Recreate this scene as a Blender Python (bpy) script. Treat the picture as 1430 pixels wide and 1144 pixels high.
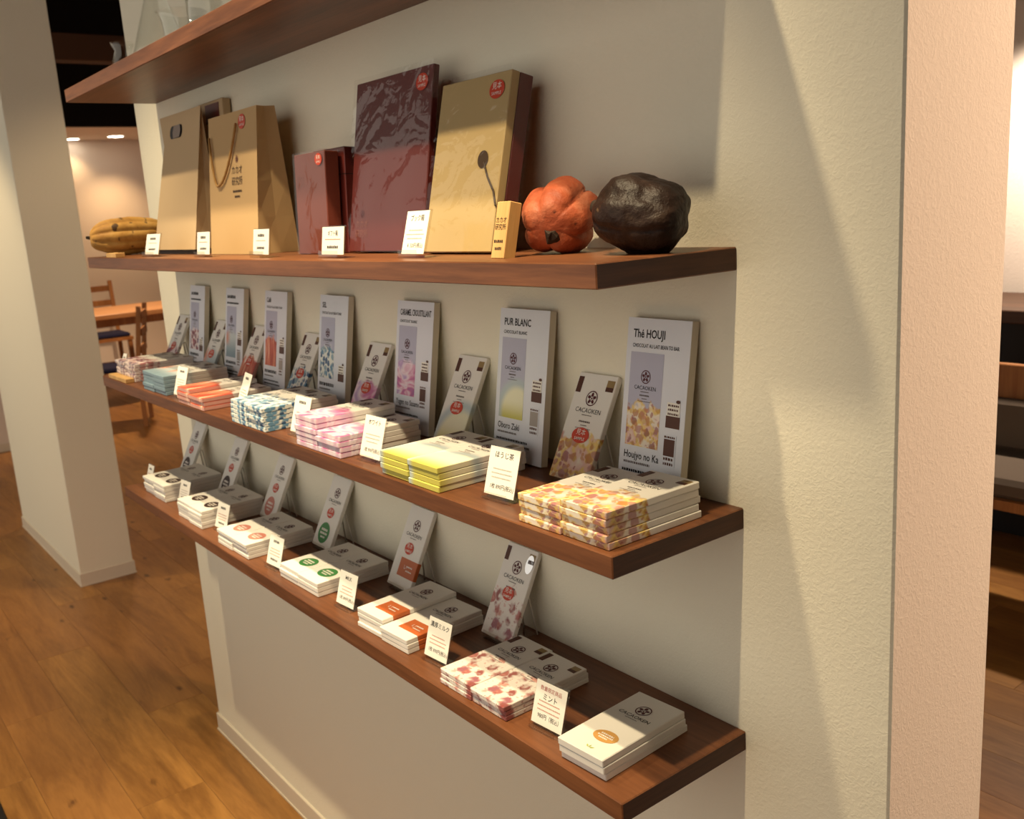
import bpy, bmesh, math, random
from mathutils import Vector, Matrix, noise
random.seed(7)
for o in list(bpy.data.objects): bpy.data.objects.remove(o)
sc = bpy.context.scene
C = sc.collection
R = math.radians

# ------------------------------------------------------------------ camera
YAW, PITCH, ROLL, FPX = R(-52.7088), R(-12.0967), R(-3.6841), 1327.54
CAM = Vector((0.8084, -0.9991, 0.1068))
fw = Vector((math.sin(YAW)*math.cos(PITCH), math.cos(YAW)*math.cos(PITCH), math.sin(PITCH)))
rt = Vector((math.cos(YAW), -math.sin(YAW), 0)); up = rt.cross(fw)
c_, s_ = math.cos(ROLL), math.sin(ROLL)
rt2 = c_*rt + s_*up; up2 = -s_*rt + c_*up
cd = bpy.data.cameras.new('camera'); cam = bpy.data.objects.new('camera', cd); C.objects.link(cam)
cd.sensor_width = 36; cd.lens = FPX/1430*36; cd.clip_start = .05
m = Matrix((rt2, up2, -fw)).transposed().to_4x4(); m.translation = CAM
cam.matrix_world = m
cd.dof.use_dof = True; cd.dof.focus_distance = 1.35; cd.dof.aperture_fstop = 9.0
sc.camera = cam

# ------------------------------------------------------------------ light
w = bpy.data.worlds.new('world'); sc.world = w; w.use_nodes = True
w.node_tree.nodes['Background'].inputs[0].default_value = (1.0, .92, .79, 1)
w.node_tree.nodes['Background'].inputs[1].default_value = .88
sc.view_settings.view_transform = 'Standard'; sc.view_settings.look = 'None'
sc.view_settings.exposure = 0.0; sc.view_settings.gamma = 1.0; sc.view_settings.use_curve_mapping = False
WARM = (1.0, .80, .50)
def spot(name, loc, aim, power, col=WARM, ang=70, blend=.6, rad=.02):
    l = bpy.data.lights.new(name, 'SPOT'); l.energy = power; l.color = col; l.spot_size = R(ang); l.spot_blend = blend
    l.shadow_soft_size = rad
    o = bpy.data.objects.new(name, l); C.objects.link(o); o.location = loc
    o.rotation_euler = (Vector(aim)-Vector(loc)).to_track_quat('-Z', 'Y').to_euler()
    return o
ZL = 1.35
spot('ceiling_or_fill_spot', (.08, -.86, ZL), (-.45, -.28, -.45), 142, ang=55, blend=1)
spot('ceiling_or_fill_spot', (-.29, -.60, ZL), (-.50, -.25, -.28), 112, ang=82, blend=1)
spot('ceiling_or_fill_spot', (-1.05, -.86, ZL), (-1.0, -.25, -.60), 125, ang=66, blend=1)
spot('ceiling_or_fill_spot', (-1.45, -.60, ZL), (-1.45, -.24, -.50), 115, ang=56, blend=1)
spot('ceiling_or_fill_spot', (-2.12, -.86, ZL), (-2.05, -.2, -.7), 115, ang=68, blend=1)
spot('ceiling_or_fill_spot', (1.25, 1.7, .75), (.23, .12, -.6), 262, col=(1, .64, .45), ang=90, rad=.06)
spot('ceiling_or_fill_spot', (-3.7, -1.5, ZL), (-3.7, -1.35, -1.6), 170, col=(1, .74, .44), ang=52, rad=.06)  # added fill spot to brighten the floor
spot('ceiling_or_fill_spot', (-2.3, -1.5, ZL), (-2.3, -1.40, -1.6), 170, col=(1, .74, .44), ang=48, rad=.06)  # second fill added for the floor, nearer the shelf wall
spot('ceiling_or_fill_spot', (-5.0, -1.5, ZL), (-4.8, 0, -.7), 110, col=(1, .76, .46), ang=60, rad=.06)  # fill added to warm and brighten the left column's front
spot('ceiling_or_fill_spot', (-3.0, 1.5, 1.5), (-4.2, .15, -.8), 75, col=(1, .70, .42), ang=60, rad=.06)  # fill added for the left column's end face

# ------------------------------------------------------------------ dimensions (wall plane y=0, room side y<0)
Z1, Z2, Z3, Z4, T, D = .466, .036, -.3185, -.658, .0305, .25
WL, WR, WT, FZ = -2.348, .229, .245, -1.666
BW, BL, BT = .087, .172, .0102

# ------------------------------------------------------------------ materials
MATS = {}
class NT:
    def __init__(s, name):
        s.m = bpy.data.materials.new(name); s.m.use_nodes = True; s.t = s.m.node_tree
        s.b = s.t.nodes['Principled BSDF']; s.out = s.t.nodes['Material Output']
    def n(s, typ, **kw):
        nd = s.t.nodes.new(typ)
        for k, v in kw.items(): setattr(nd, k, v)
        return nd
    def put(s, sock, v):
        if hasattr(v, 'is_output'): s.t.links.new(v, sock)
        elif isinstance(v, tuple) and len(v) == 3 and sock.type == 'RGBA': sock.default_value = (*v, 1)
        else: sock.default_value = v
    def math(s, op, a, b=0.0, c=None):
        nd = s.n('ShaderNodeMath', operation=op); s.put(nd.inputs[0], a); s.put(nd.inputs[1], b)
        if c is not None: s.put(nd.inputs[2], c)
        return nd.outputs[0]
    def mix(s, f, a, b):
        nd = s.n('ShaderNodeMix', data_type='RGBA'); s.put(nd.inputs[0], f); s.put(nd.inputs[6], a); s.put(nd.inputs[7], b)
        return nd.outputs[2]
    def step(s, v, lo, hi):
        nd = s.n('ShaderNodeMapRange', interpolation_type='SMOOTHSTEP')
        s.put(nd.inputs[0], v); s.put(nd.inputs[1], lo); s.put(nd.inputs[2], hi)
        return nd.outputs[0]
    def coord(s, scale=(1, 1, 1), rot=(0, 0, 0), kind='Object', loc=(0, 0, 0)):
        tc = s.n('ShaderNodeTexCoord'); mp = s.n('ShaderNodeMapping')
        s.t.links.new(tc.outputs[kind], mp.inputs[0]); mp.inputs[3].default_value = scale; mp.inputs[2].default_value = rot; mp.inputs[1].default_value = loc
        return mp.outputs[0]
    def noise(s, vec, scale, detail=3, rough=.5, dist=0):
        nd = s.n('ShaderNodeTexNoise'); s.put(nd.inputs['Vector'], vec); nd.inputs['Scale'].default_value = scale
        nd.inputs['Detail'].default_value = detail; nd.inputs['Roughness'].default_value = rough; nd.inputs['Distortion'].default_value = dist
        return nd.outputs[0]
    def vor(s, vec, scale, feature='F1', dist='EUCLIDEAN', rnd=1.0):
        nd = s.n('ShaderNodeTexVoronoi', feature=feature, distance=dist); s.put(nd.inputs['Vector'], vec); nd.inputs['Scale'].default_value = scale
        nd.inputs['Randomness'].default_value = rnd
        return nd.outputs[0], nd.outputs[1]
    def ramp(s, f, stops, interp='LINEAR'):
        nd = s.n('ShaderNodeValToRGB'); cr = nd.color_ramp; cr.interpolation = interp
        while len(cr.elements) < len(stops): cr.elements.new(.5)
        for e, (p, col) in zip(cr.elements, stops): e.position = p; e.color = (*col, 1)
        s.put(nd.inputs[0], f)
        return nd.outputs[0]
    def bump(s, h, strength=.3, dist=.002):
        nd = s.n('ShaderNodeBump'); nd.inputs['Strength'].default_value = strength; nd.inputs['Distance'].default_value = dist
        s.put(nd.inputs['Height'], h); s.t.links.new(nd.outputs[0], s.b.inputs['Normal'])
    def done(s, col=None, rough=.5, spec=.4, **kw):
        if col is not None: s.put(s.b.inputs['Base Color'], col)
        s.put(s.b.inputs['Roughness'], rough); s.b.inputs['Specular IOR Level'].default_value = spec
        for k, v in kw.items(): s.put(s.b.inputs[k], v)
        return s.m

def plain(name, col, rough=.55, spec=.3, **kw):
    if name in MATS: return MATS[name]
    t = NT(name); v = t.coord(); f = t.noise(v, 40, 2)
    MATS[name] = t.done(t.mix(t.math('MULTIPLY', f, .12), col, tuple(x*.8 for x in col)), rough, spec, **kw)
    return MATS[name]

def plaster(name, col, scale=130, strength=.16, vec_scale=(1, 1, 1)):
    t = NT(name); v = t.coord(vec_scale)
    a = t.noise(v, scale, 4, .55, 1.2); b = t.noise(v, scale*.35, 2)
    h = t.math('ADD', t.step(a, .38, .72), t.math('MULTIPLY', b, .5))
    t.bump(h, strength, .004)
    big = t.noise(v, 1.6, 2)
    return t.done(t.mix(t.math('MULTIPLY', big, .25), col, tuple(x*.93 for x in col)), .85, .15)

def wood(name, dark, light, axis=0, scale=1.0, rough=.42, spec=.35, band=9.0):
    t = NT(name); s = [14*scale]*3; s[axis] = .9*scale
    v = t.coord(tuple(s)); oi = t.n('ShaderNodeObjectInfo')
    off = t.n('ShaderNodeVectorMath', operation='MULTIPLY_ADD'); t.put(off.inputs[0], v); off.inputs[1].default_value = (1, 1, 1)
    cmb = t.n('ShaderNodeCombineXYZ')
    for i in range(3): t.put(cmb.inputs[i], t.math('MULTIPLY', oi.outputs['Random'], 17.0+9*i))
    t.put(off.inputs[2], cmb.outputs[0]); v = off.outputs[0]
    a = t.noise(v, 1.0, 5, .6, .6); b = t.noise(v, band, 4, .65, .4)
    f = t.math('ADD', t.math('MULTIPLY', a, .7), t.math('MULTIPLY', b, .35))
    t.bump(b, .12, .001)
    return t.done(t.mix(t.step(f, .3, .78), dark, light), rough, spec)

M_wall = plaster('plaster_cream', (.80, .755, .615))
M_wallfar = plaster('plaster_far', (.78, .70, .62), 60, .15)
M_base = plain('baseboard_cream', (.68, .60, .48), .5)
M_shelf = wood('shelf_walnut', (.075, .025, .010), (.235, .088, .034), 0, 1.0, .40, .35)
M_dark = plain('dark_ceiling', (.012, .010, .009), .9, .1)
M_beam = plain('brown_beam', (.075, .030, .013), .7, .2)
M_black = plain('black_paint', (.012, .011, .012), .5)
M_fur = wood('oak_furniture', (.26, .10, .03), (.48, .21, .07), 2, .6, .45)
M_tabletop = wood('table_top_oak', (.50, .23, .09), (.72, .38, .17), 1, .5, .4)
M_furdark = wood('dark_furniture', (.035, .014, .006), (.085, .035, .014), 0, .6, .45)
M_navy = plain('navy_cushion', (.02, .02, .05), .9, .1)
M_grey = plain('grey_fabric', (.14, .11, .085), .9, .1)
M_paper = plain('card_white', (.86, .83, .75), .6)
M_white = plain('bar_paper_white', (.80, .77, .71), .5, .3)
M_panelw = plain('panel_white', (.72, .74, .80), .35, .4)
M_foam = plain('panel_edge', (.66, .61, .50), .8)
M_kraft = plain('kraft_paper', (.50, .335, .165), .75, .2)
M_kraftb = plain('kraft_paper_pale', (.53, .385, .225), .75, .2)
M_rope = plain('twisted_rope', (.40, .23, .08), .8)
M_maroon = plain('maroon_card', (.115, .018, .014), .38, .4)
M_maroon2 = plain('maroon_box_paper', (.16, .035, .02), .5, .4)
M_gold = plain('gold_card', (.46, .335, .15), .5, .4)
M_clasp = plain('brown_clasp', (.055, .032, .018), .6)
M_ink = plain('ink_black', (.02, .018, .02), .6)
M_grayink = plain('ink_grey', (.16, .13, .12), .6)
M_emblem = plain('emblem_maroon', (.085, .010, .016), .5)
M_redoval = plain('sample_red', (.58, .055, .022), .45)
M_redink = plain('ink_red', (.42, .08, .06), .6)
M_inkwhite = plain('ink_white', (.86, .80, .72), .6)
M_lightwood = wood('light_wood', (.50, .28, .09), (.68, .42, .17), 2, 2.0, .6)
M_award = plain('award_brown', (.085, .025, .012), .45)
M_awardgold = plain('award_gold', (.30, .20, .08), .35)
M_awardgrey = plain('award_grey', (.35, .31, .28), .45)
M_silver = plain('silver_foil', (.85, .85, .87), .15, .6, Metallic=1.0)

def clear(name, tint, gloss=.12, rough=.05):
    t = NT(name); t.t.nodes.remove(t.b)
    tr = t.n('ShaderNodeBsdfTransparent'); tr.inputs[0].default_value = (*tint, 1)
    gl = t.n('ShaderNodeBsdfGlossy'); gl.inputs['Roughness'].default_value = rough; gl.inputs[0].default_value = (1, 1, 1, 1)
    lw = t.n('ShaderNodeLayerWeight'); lw.inputs[0].default_value = .5
    f = t.math('ADD', t.math('MULTIPLY', t.math('POWER', lw.outputs['Facing'], 4.0), .45), gloss*.3)
    ms = t.n('ShaderNodeMixShader'); t.put(ms.inputs[0], f); t.t.links.new(tr.outputs[0], ms.inputs[1]); t.t.links.new(gl.outputs[0], ms.inputs[2])
    t.t.links.new(ms.outputs[0], t.out.inputs[0])
    return t, gl
M_acrylic = clear('clear_acrylic', (.93, .92, .90))[0].m
M_glass = clear('clear_glass', (.975, .98, .97), .12)[0].m
def cello():
    t, gl = clear('cellophane', (.98, .98, .98), .09, .06)
    v = t.coord((1, 1, 1)); h = t.noise(v, 11, 2, .5, 1.0); h2 = t.noise(v, 45, 2, .5, 1)
    b = t.n('ShaderNodeBump'); b.inputs['Strength'].default_value = 1.0; b.inputs['Distance'].default_value = .006
    t.put(b.inputs['Height'], t.math('ADD', h, t.math('MULTIPLY', h2, .12))); t.t.links.new(b.outputs[0], gl.inputs['Normal'])
    return t.m
M_cello = cello()

# printed designs of the chocolate bars; object coordinates: x across, y from the foot (0) to the head (BL)
def art(kind, base=(.80, .77, .71)):
    key = kind+str(base)
    if key in MATS: return MATS[key]
    t = NT('print_'+kind); tc = t.n('ShaderNodeTexCoord'); v = tc.outputs['Object']
    sp = t.n('ShaderNodeSeparateXYZ'); t.put(sp.inputs[0], v); x, y = sp.outputs[0], sp.outputs[1]
    edge = t.noise(v, 38, 2)
    def mask(top, wob=.03, soft=.006):
        yy = t.math('ADD', y, t.math('MULTIPLY', t.math('SUBTRACT', edge, .5), wob*2))
        return t.math('SUBTRACT', 1.0, t.step(yy, top-soft, top+soft))
    nz = t.n('ShaderNodeTexNoise'); t.put(nz.inputs['Vector'], v); nz.inputs['Scale'].default_value = 70; nz.inputs['Detail'].default_value = 2
    ws = t.n('ShaderNodeVectorMath', operation='MULTIPLY_ADD'); t.put(ws.inputs[0], nz.outputs['Color']); ws.inputs[1].default_value = (.016, .016, .016); t.put(ws.inputs[2], v)
    def cells(scale, r0, r1, stops, feature='F1'):
        d, c = t.vor(ws.outputs[0], scale, feature)
        h = t.n('ShaderNodeSeparateColor'); t.put(h.inputs[0], c)
        return t.math('SUBTRACT', 1.0, t.step(d, r0, r1)), t.ramp(h.outputs[0], stops, 'CONSTANT')
    def side(a, k, pale):  # the folded edges of the wrapper are coloured paler than its face
        return t.mix(t.math('MULTIPLY', t.math('LESS_THAN', sp.outputs[2], .0088), t.math('MULTIPLY', t.math('GREATER_THAN', sp.outputs[2], .00001), k)), a, pale)
    col = base
    if kind == 'beans':
        wash = t.ramp(t.noise(v, 30, 2), [(.3, (.80, .66, .56)), (.42, (.82, .74, .62)), (.5, (.80, .58, .16)), (.58, (.74, .48, .42)), (.75, (.82, .74, .62))])
        m1, c1 = cells(58, .36, .56, [(0, (.26, .055, .05)), (.2, (.46, .17, .045)), (.42, (.33, .10, .12)), (.62, (.58, .30, .05)), (.78, (.46, .20, .19))])
        m2, c2 = cells(84, .26, .42, [(0, (.56, .22, .06)), (.4, (.36, .09, .08)), (.7, (.62, .40, .10))])
        a = t.mix(t.math('MULTIPLY', m1, .78), wash, c1); a = t.mix(t.math('MULTIPLY', m2, .7), a, c2)
        col = t.mix(mask(.078, .035, .004), base, a)
    elif kind == 'cherry':
        m1, c1 = cells(46, .38, .60, [(0, (.26, .03, .03)), (.35, (.42, .10, .085)), (.65, (.33, .075, .11)), (.85, (.58, .25, .20))])
        m2, c2 = cells(110, .2, .32, [(0, (.33, .05, .04)), (.6, (.6, .3, .25))])
        n2 = t.step(t.noise(v, 30, 2), .34, .50)
        a = t.mix(t.math('MULTIPLY', t.math('MULTIPLY', m1, n2), .9), (.82, .76, .70), c1); a = t.mix(t.math('MULTIPLY', m2, .55), a, c2)
        col = t.mix(mask(.092, .04, .003), base, a)
    elif kind == 'speckle':
        m1, c1 = cells(58, .44, .60, [(0, (.20, .022, .05)), (.4, (.12, .05, .12)), (.75, (.38, .08, .10))])
        a = t.mix(m1, (.74, .62, .60), c1); a = side(a, .35, (.80, .74, .66)); col = t.mix(mask(.075, .03), base, a)
    elif kind == 'mist':
        g = t.step(y, .01, .075); a = t.mix(g, (.20, .29, .35), (.55, .60, .60))
        a = t.mix(t.math('MULTIPLY', t.step(x, .0, -.04), t.step(y, .03, .06)), a, (.62, .25, .17)); col = t.mix(mask(.085, .02, .012), base, a)
    elif kind == 'brush':
        st = t.coord((55, 9, 20)); f = t.noise(st, 1.0, 3)
        a = t.ramp(f, [(.25, (.26, .02, .015)), (.45, (.48, .075, .04)), (.60, (.66, .22, .12)), (.68, (.80, .58, .42))]); a = side(a, .4, (.80, .66, .58)); col = t.mix(mask(.088, .035), base, a)
    elif kind == 'check':
        m1, c1 = cells(66, .42, .62, [(0, (.045, .11, .22)), (.35, (.12, .26, .40)), (.7, (.26, .38, .46))], 'F1')
        a = t.mix(m1, (.74, .76, .70), c1); col = t.mix(mask(.088, .03, .004), base, a)
    elif kind == 'wash':
        f = t.noise(t.coord((14, 26, 20)), 1.0, 2, .5, 1.0)
        a = t.ramp(f, [(.3, (.24, .10, .32)), (.43, (.58, .16, .34)), (.52, (.80, .66, .72)), (.62, (.46, .30, .54)), (.75, (.78, .55, .66))]); a = side(a, .55, (.76, .70, .74)); col = t.mix(mask(.086, .02, .006), base, a)
    elif kind == 'moon':
        dx = t.math('SUBTRACT', x, .022); dy = t.math('SUBTRACT', y, .012)
        r = t.math('SQRT', t.math('ADD', t.math('MULTIPLY', dx, dx), t.math('MULTIPLY', dy, dy)))
        yel_lit = t.mix(t.step(y, -.005, .042), (.56, .51, .085), (.80, .78, .56))  # paler yellow paints in the light falling on the bar's face
        a = t.mix(t.step(r, .048, .066), yel_lit, (.46, .54, .56)); col = t.mix(t.step(r, .066, .083), a, base)
    elif kind == 'band':
        b = t.math('MULTIPLY', t.math('GREATER_THAN', x, -.019), t.math('MULTIPLY', t.math('GREATER_THAN', y, .024), t.math('LESS_THAN', y, .062)))
        col = t.mix(b, base, (.50, .12, .03))
    MATS[key] = t.done(col, .45, .35)
    return MATS[key]

# ------------------------------------------------------------------ mesh helpers
def mesh_obj(name, bm, mat=None, parent=None, smooth=False):
    me = bpy.data.meshes.new(name); bm.normal_update(); bm.to_mesh(me); bm.free()
    return link(name, me, mat, parent, smooth)
def link(name, me, mat=None, parent=None, smooth=False):
    if mat is not None and len(me.materials) == 0:
        for mm in (mat if isinstance(mat, (list, tuple)) else [mat]): me.materials.append(mm)
    if smooth:
        for p in me.polygons: p.use_smooth = True
    o = bpy.data.objects.new(name, me); C.objects.link(o)
    if parent is not None: o.parent = parent
    return o
def tag(o, label, cat, group=None, kind=None):
    if label: o['label'] = label
    if cat: o['category'] = cat
    if group: o['group'] = group
    if kind: o['kind'] = kind
    return o
def thing(name, label, cat, loc=(0, 0, 0), rot=(0, 0, 0), group=None):
    o = bpy.data.objects.new(name, None); C.objects.link(o); o.empty_display_size = .02
    o.location = loc; o.rotation_euler = rot
    return tag(o, label, cat, group)
def struct(o): o['kind'] = 'structure'; return o
def bx(bm, x0, x1, y0, y1, z0, z1, bev=0, mi=0):
    r = bmesh.ops.create_cube(bm, size=1.0)
    bmesh.ops.scale(bm, vec=(x1-x0, y1-y0, z1-z0), verts=r['verts'])
    bmesh.ops.translate(bm, vec=((x0+x1)/2, (y0+y1)/2, (z0+z1)/2), verts=r['verts'])
    fs = list({f for v in r['verts'] for f in v.link_faces})
    for f in fs: f.material_index = mi
    if bev:
        es = list({e for v in r['verts'] for e in v.link_edges})
        bmesh.ops.bevel(bm, geom=es, offset=bev, segments=1, affect='EDGES', profile=.5)
    return bm
def box(*a, bev=0): return bx(bmesh.new(), *a, bev=bev)
def quad(bm, pts):
    f = bm.faces.new([bm.verts.new(p) for p in pts]); return f
def disc(rx, ry, z=0, n=28, cx=0, cy=0, bm=None):
    bm = bm or bmesh.new()
    bm.faces.new([bm.verts.new((cx+rx*math.cos(2*math.pi*i/n), cy+ry*math.sin(2*math.pi*i/n), z)) for i in range(n)])
    return bm
def tube(bm, pts, r, n=8, cap=True):
    pts = [Vector(p) for p in pts]; rings = []
    for i, p in enumerate(pts):
        d = (pts[min(i+1, len(pts)-1)]-pts[max(i-1, 0)]).normalized()
        a = d.orthogonal().normalized() if i == 0 else (a - d*a.dot(d)).normalized()
        b = d.cross(a); rr = r[i] if isinstance(r, (list, tuple)) else r
        rings.append([bm.verts.new(p + (a*math.cos(2*math.pi*k/n)+b*math.sin(2*math.pi*k/n))*rr) for k in range(n)])
    for i in range(len(rings)-1):
        for k in range(n): bm.faces.new((rings[i][k], rings[i][(k+1) % n], rings[i+1][(k+1) % n], rings[i+1][k]))
    if cap: bm.faces.new(rings[0][::-1]); bm.faces.new(rings[-1])
    return bm
def lathe(bm, prof, n=28):
    rings = [[bm.verts.new((r*math.cos(2*math.pi*k/n), r*math.sin(2*math.pi*k/n), z)) for k in range(n)] for r, z in prof]
    for i in range(len(rings)-1):
        for k in range(n): bm.faces.new((rings[i][k], rings[i][(k+1) % n], rings[i+1][(k+1) % n], rings[i+1][k]))
    return bm

TXT = {}
def text_mesh(body, size, sx=1.0, align='CENTER', bold=0.0, vertical=False):
    key = (body, size, sx, align, bold)
    if key in TXT: return TXT[key]
    cu = bpy.data.curves.new('lettering', 'FONT'); cu.body = body; cu.size = size; cu.align_x = align; cu.align_y = 'CENTER'
    cu.resolution_u = 2; cu.offset = bold*size; cu.space_line = 1.05
    o = bpy.data.objects.new('tmp', cu); C.objects.link(o)
    dg = bpy.context.evaluated_depsgraph_get()
    me = bpy.data.meshes.new_from_object(o.evaluated_get(dg))
    bpy.data.objects.remove(o); bpy.data.curves.remove(cu)
    me.transform(Matrix.Diagonal((sx, 1, 1, 1))); me.name = 'lettering'
    TXT[key] = me
    return me
def text(body, size, mat, parent, x=0, y=0, z=0, sx=1.0, align='CENTER', bold=0.0, name='lettering', rot=(0, 0, 0)):
    me = text_mesh(body, size, sx, align, bold)
    if len(me.materials) and me.materials[0] != mat:
        me = me.copy(); me.materials.clear()
    o = link(name, me, mat, parent); o.location = (x, y, z); o.rotation_euler = rot
    return o
def strokes(lines, mat, parent, z=.0003, name='small_print', seed=1):
    # tiny print too small to read: rows of short ink dashes; lines = (cx, y, width, height)
    rnd = random.Random(seed); bm = bmesh.new()
    for cx, y, wd, h in lines:
        x = cx-wd/2
        while x < cx+wd/2-h*.3:
            l = min(h*rnd.uniform(.5, 1.1), cx+wd/2-x)
            quad(bm, [(x, y-h/2, z), (x+l, y-h/2, z), (x+l, y+h/2*rnd.uniform(.4, 1), z), (x, y+h/2, z)])
            x += l+h*.28
    return mesh_obj(name, bm, mat, parent)

def emblem_mesh():
    bm = bmesh.new(); n = 28
    def ring(r0, r1):
        a = [bm.verts.new((r0*math.cos(2*math.pi*k/n), r0*math.sin(2*math.pi*k/n), 0)) for k in range(n)]
        b = [bm.verts.new((r1*math.cos(2*math.pi*k/n), r1*math.sin(2*math.pi*k/n), 0)) for k in range(n)]
        for k in range(n): bm.faces.new((a[k], b[k], b[(k+1) % n], a[(k+1) % n]))
    ring(.86, 1.0)
    for k in range(5):
        a = math.pi/2+2*math.pi*k/5; u = Vector((math.cos(a), math.sin(a), 0)); v = Vector((-u.y, u.x, 0))
        pts = [(.17, 0), (.34, .15), (.55, .21), (.70, .14), (.78, 0), (.70, -.14), (.55, -.21), (.34, -.15)]
        bm.faces.new([bm.verts.new(u*p+v*q) for p, q in pts][::-1])
        a2 = a+math.pi/5; u = Vector((math.cos(a2), math.sin(a2), 0))
        disc(.075, .075, 0, 10, u.x*.38, u.y*.38, bm)
    disc(.12, .12, 0, 12, 0, 0, bm)
    for f in bm.faces:
        f.normal_update()
        if f.normal.z < 0: f.normal_flip()
    me = bpy.data.meshes.new('emblem'); bm.to_mesh(me); bm.free(); return me
EMB = emblem_mesh()
def emblem(parent, x, y, z, r, mat=None):
    o = link('emblem', EMB, mat or M_emblem, parent); o.location = (x, y, z); o.scale = (r, r, r); return o
def brand(parent, cy, z, k=1.0, cx=0, emb_mat=None):
    # round five-petal emblem, wordmark and the tiny line below it
    emblem(parent, cx, cy, z, .0125*k, emb_mat)
    text('CACAOKEN', .0105*k, M_ink, parent, cx, cy-.0205*k, z, 1.0, name='wordmark')
    strokes([(cx, cy-.0275*k, .022*k, .0016*k)], M_grayink, parent, z, 'tagline')
def sample_oval(parent, x, y, z, rx=.019, ry=.0125):
    o = mesh_obj('sample_sticker', disc(rx, ry), M_redoval, parent); o.location = (x, y, z); o['label'] = 'red oval sample sticker'
    text('見本', ry*.85, M_inkwhite, o, 0, ry*.36, .0003)
    text('SAMPLE', ry*.55, M_inkwhite, o, 0, -ry*.45, .0003, bold=.01)
    return o

# ------------------------------------------------------------------ setting
# floor: base slab, planks as pieces
fl = struct(mesh_obj('floor', box(-16, 4, -4, 9, FZ-.1, FZ-.004), wood('floor_far_oak', (.20, .085, .028), (.36, .165, .055), 0, .5, .45)))
def plankmat():
    t = NT('floor_oak'); oi = t.n('ShaderNodeObjectInfo'); rnd = oi.outputs['Random']
    cmb = t.n('ShaderNodeCombineXYZ')
    for i in range(3): t.put(cmb.inputs[i], t.math('MULTIPLY', rnd, 11.0+23*i))
    va = t.n('ShaderNodeVectorMath', operation='ADD'); t.put(va.inputs[0], t.coord((1.4, 9, 9))); t.put(va.inputs[1], cmb.outputs[0]); v = va.outputs[0]
    vb = t.n('ShaderNodeVectorMath', operation='ADD'); t.put(vb.inputs[0], t.coord((2.6, 5.0, 1))); t.put(vb.inputs[1], cmb.outputs[0])
    a = t.noise(v, 1.0, 4, .6, .9); b = t.noise(v, 9, 3, .6, .5)
    f = t.math('ADD', t.math('MULTIPLY', a, .75), t.math('MULTIPLY', b, .25))
    col = t.mix(t.step(f, .28, .72), (.195, .083, .020), (.43, .208, .054))
    col = t.mix(t.math('MULTIPLY', rnd, .38), col, (.20, .075, .025))
    kn, _ = t.vor(vb.outputs[0], 1.6); k = t.math('SUBTRACT', 1.0, t.step(t.math('ADD', kn, t.math('MULTIPLY', t.math('SUBTRACT', b, .5), .22)), .03, .15))
    col = t.mix(t.math('MULTIPLY', k, .85), col, (.055, .018, .006))
    t.bump(b, .08, .001)
    return t.done(col, .40, .35)
M_plank = plankmat()
PWD, PLN = .2145, 1.39
bm = box(-PLN/2+.0005, PLN/2-.0005, -PWD/2+.0004, PWD/2-.0004, -.003, 0, bev=.0005)
pm = bpy.data.meshes.new('plank'); bm.to_mesh(pm); bm.free(); pm.materials.append(M_plank)
for r in range(-4, 18):
    yc = -.165+PWD*(r+.5) if True else 0
    off = {-1: -3.46, -2: -2.95, 0: -2.66, -3: -3.9}.get(r, -3.46+((r*0.37) % 1)*PLN)
    for k in range(-5, 4):
        xc = off+PLN*(k+.5)
        if r > 10 and xc < -3: continue
        if xc < -9.5 or xc > 2.2: continue
        o = bpy.data.objects.new('plank', pm); C.objects.link(o); o.parent = fl; o.location = (xc, yc, FZ)

def baseboard(name, x0, x1, y0, y1, d=.007, h=.067):
    bm = bmesh.new(); bx(bm, x0-d, x1+d, y0-d, y1+d, FZ, FZ+h, bev=.002)
    bx(bm, x0-d-.003, x1+d+.003, y0-d-.003, y1+d+.003, FZ, FZ+.006)
    return struct(mesh_obj(name, bm, M_base))
struct(mesh_obj('wall_center', box(WL, WR, 0, WT, FZ, 2.4, bev=.003), M_wall))
baseboard('baseboard_center', WL, WR, 0, WT)
struct(mesh_obj('wall_left', box(-5.62, -4.235, 0, .262, FZ, 2.4, bev=.003), M_wall))
baseboard('baseboard_left', -5.62, -4.235, 0, .262)
struct(mesh_obj('wall_far_left', box(-9.5, -8.1, -.1, .5, FZ, 2.4), M_wallfar))
baseboard('baseboard_far_left', -9.5, -8.1, -.1, .5)
struct(mesh_obj('wall_back', box(-11.8, -11.6, -4, 4.4, FZ, 2.4), M_wallfar))
struct(mesh_obj('wall_right', box(-11.6, 4, 4.2, 4.4, FZ, 2.4), M_wallfar))
struct(mesh_obj('ceiling', box(-16, 4, -4, 9, 2.4, 2.5), M_dark))
struct(mesh_obj('ceiling_lowered', box(-11.6, -9.9, .5, 4.2, 1.19, 1.25), M_wallfar))
struct(mesh_obj('trim_1', box(-9.9, -9.8, .5, 4.2, 1.17, 2.4), M_dark))
struct(mesh_obj('trim_2', box(-7.6, -7.42, .3, 4.2, 1.43, 1.63, bev=.005), M_beam))
struct(mesh_obj('light_cutoff_bar', box(-4.5, 1.4, 3.2, 3.6, 1.05, 1.2), M_beam))  # brown bar added to stand for the wall lamp's light cutoff

struct(mesh_obj('light_blocker_east', box(2.6, 2.7, -4, 1.0, FZ, 2.4), M_beam))  # unseen dark slab added to block world light from the right

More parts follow.
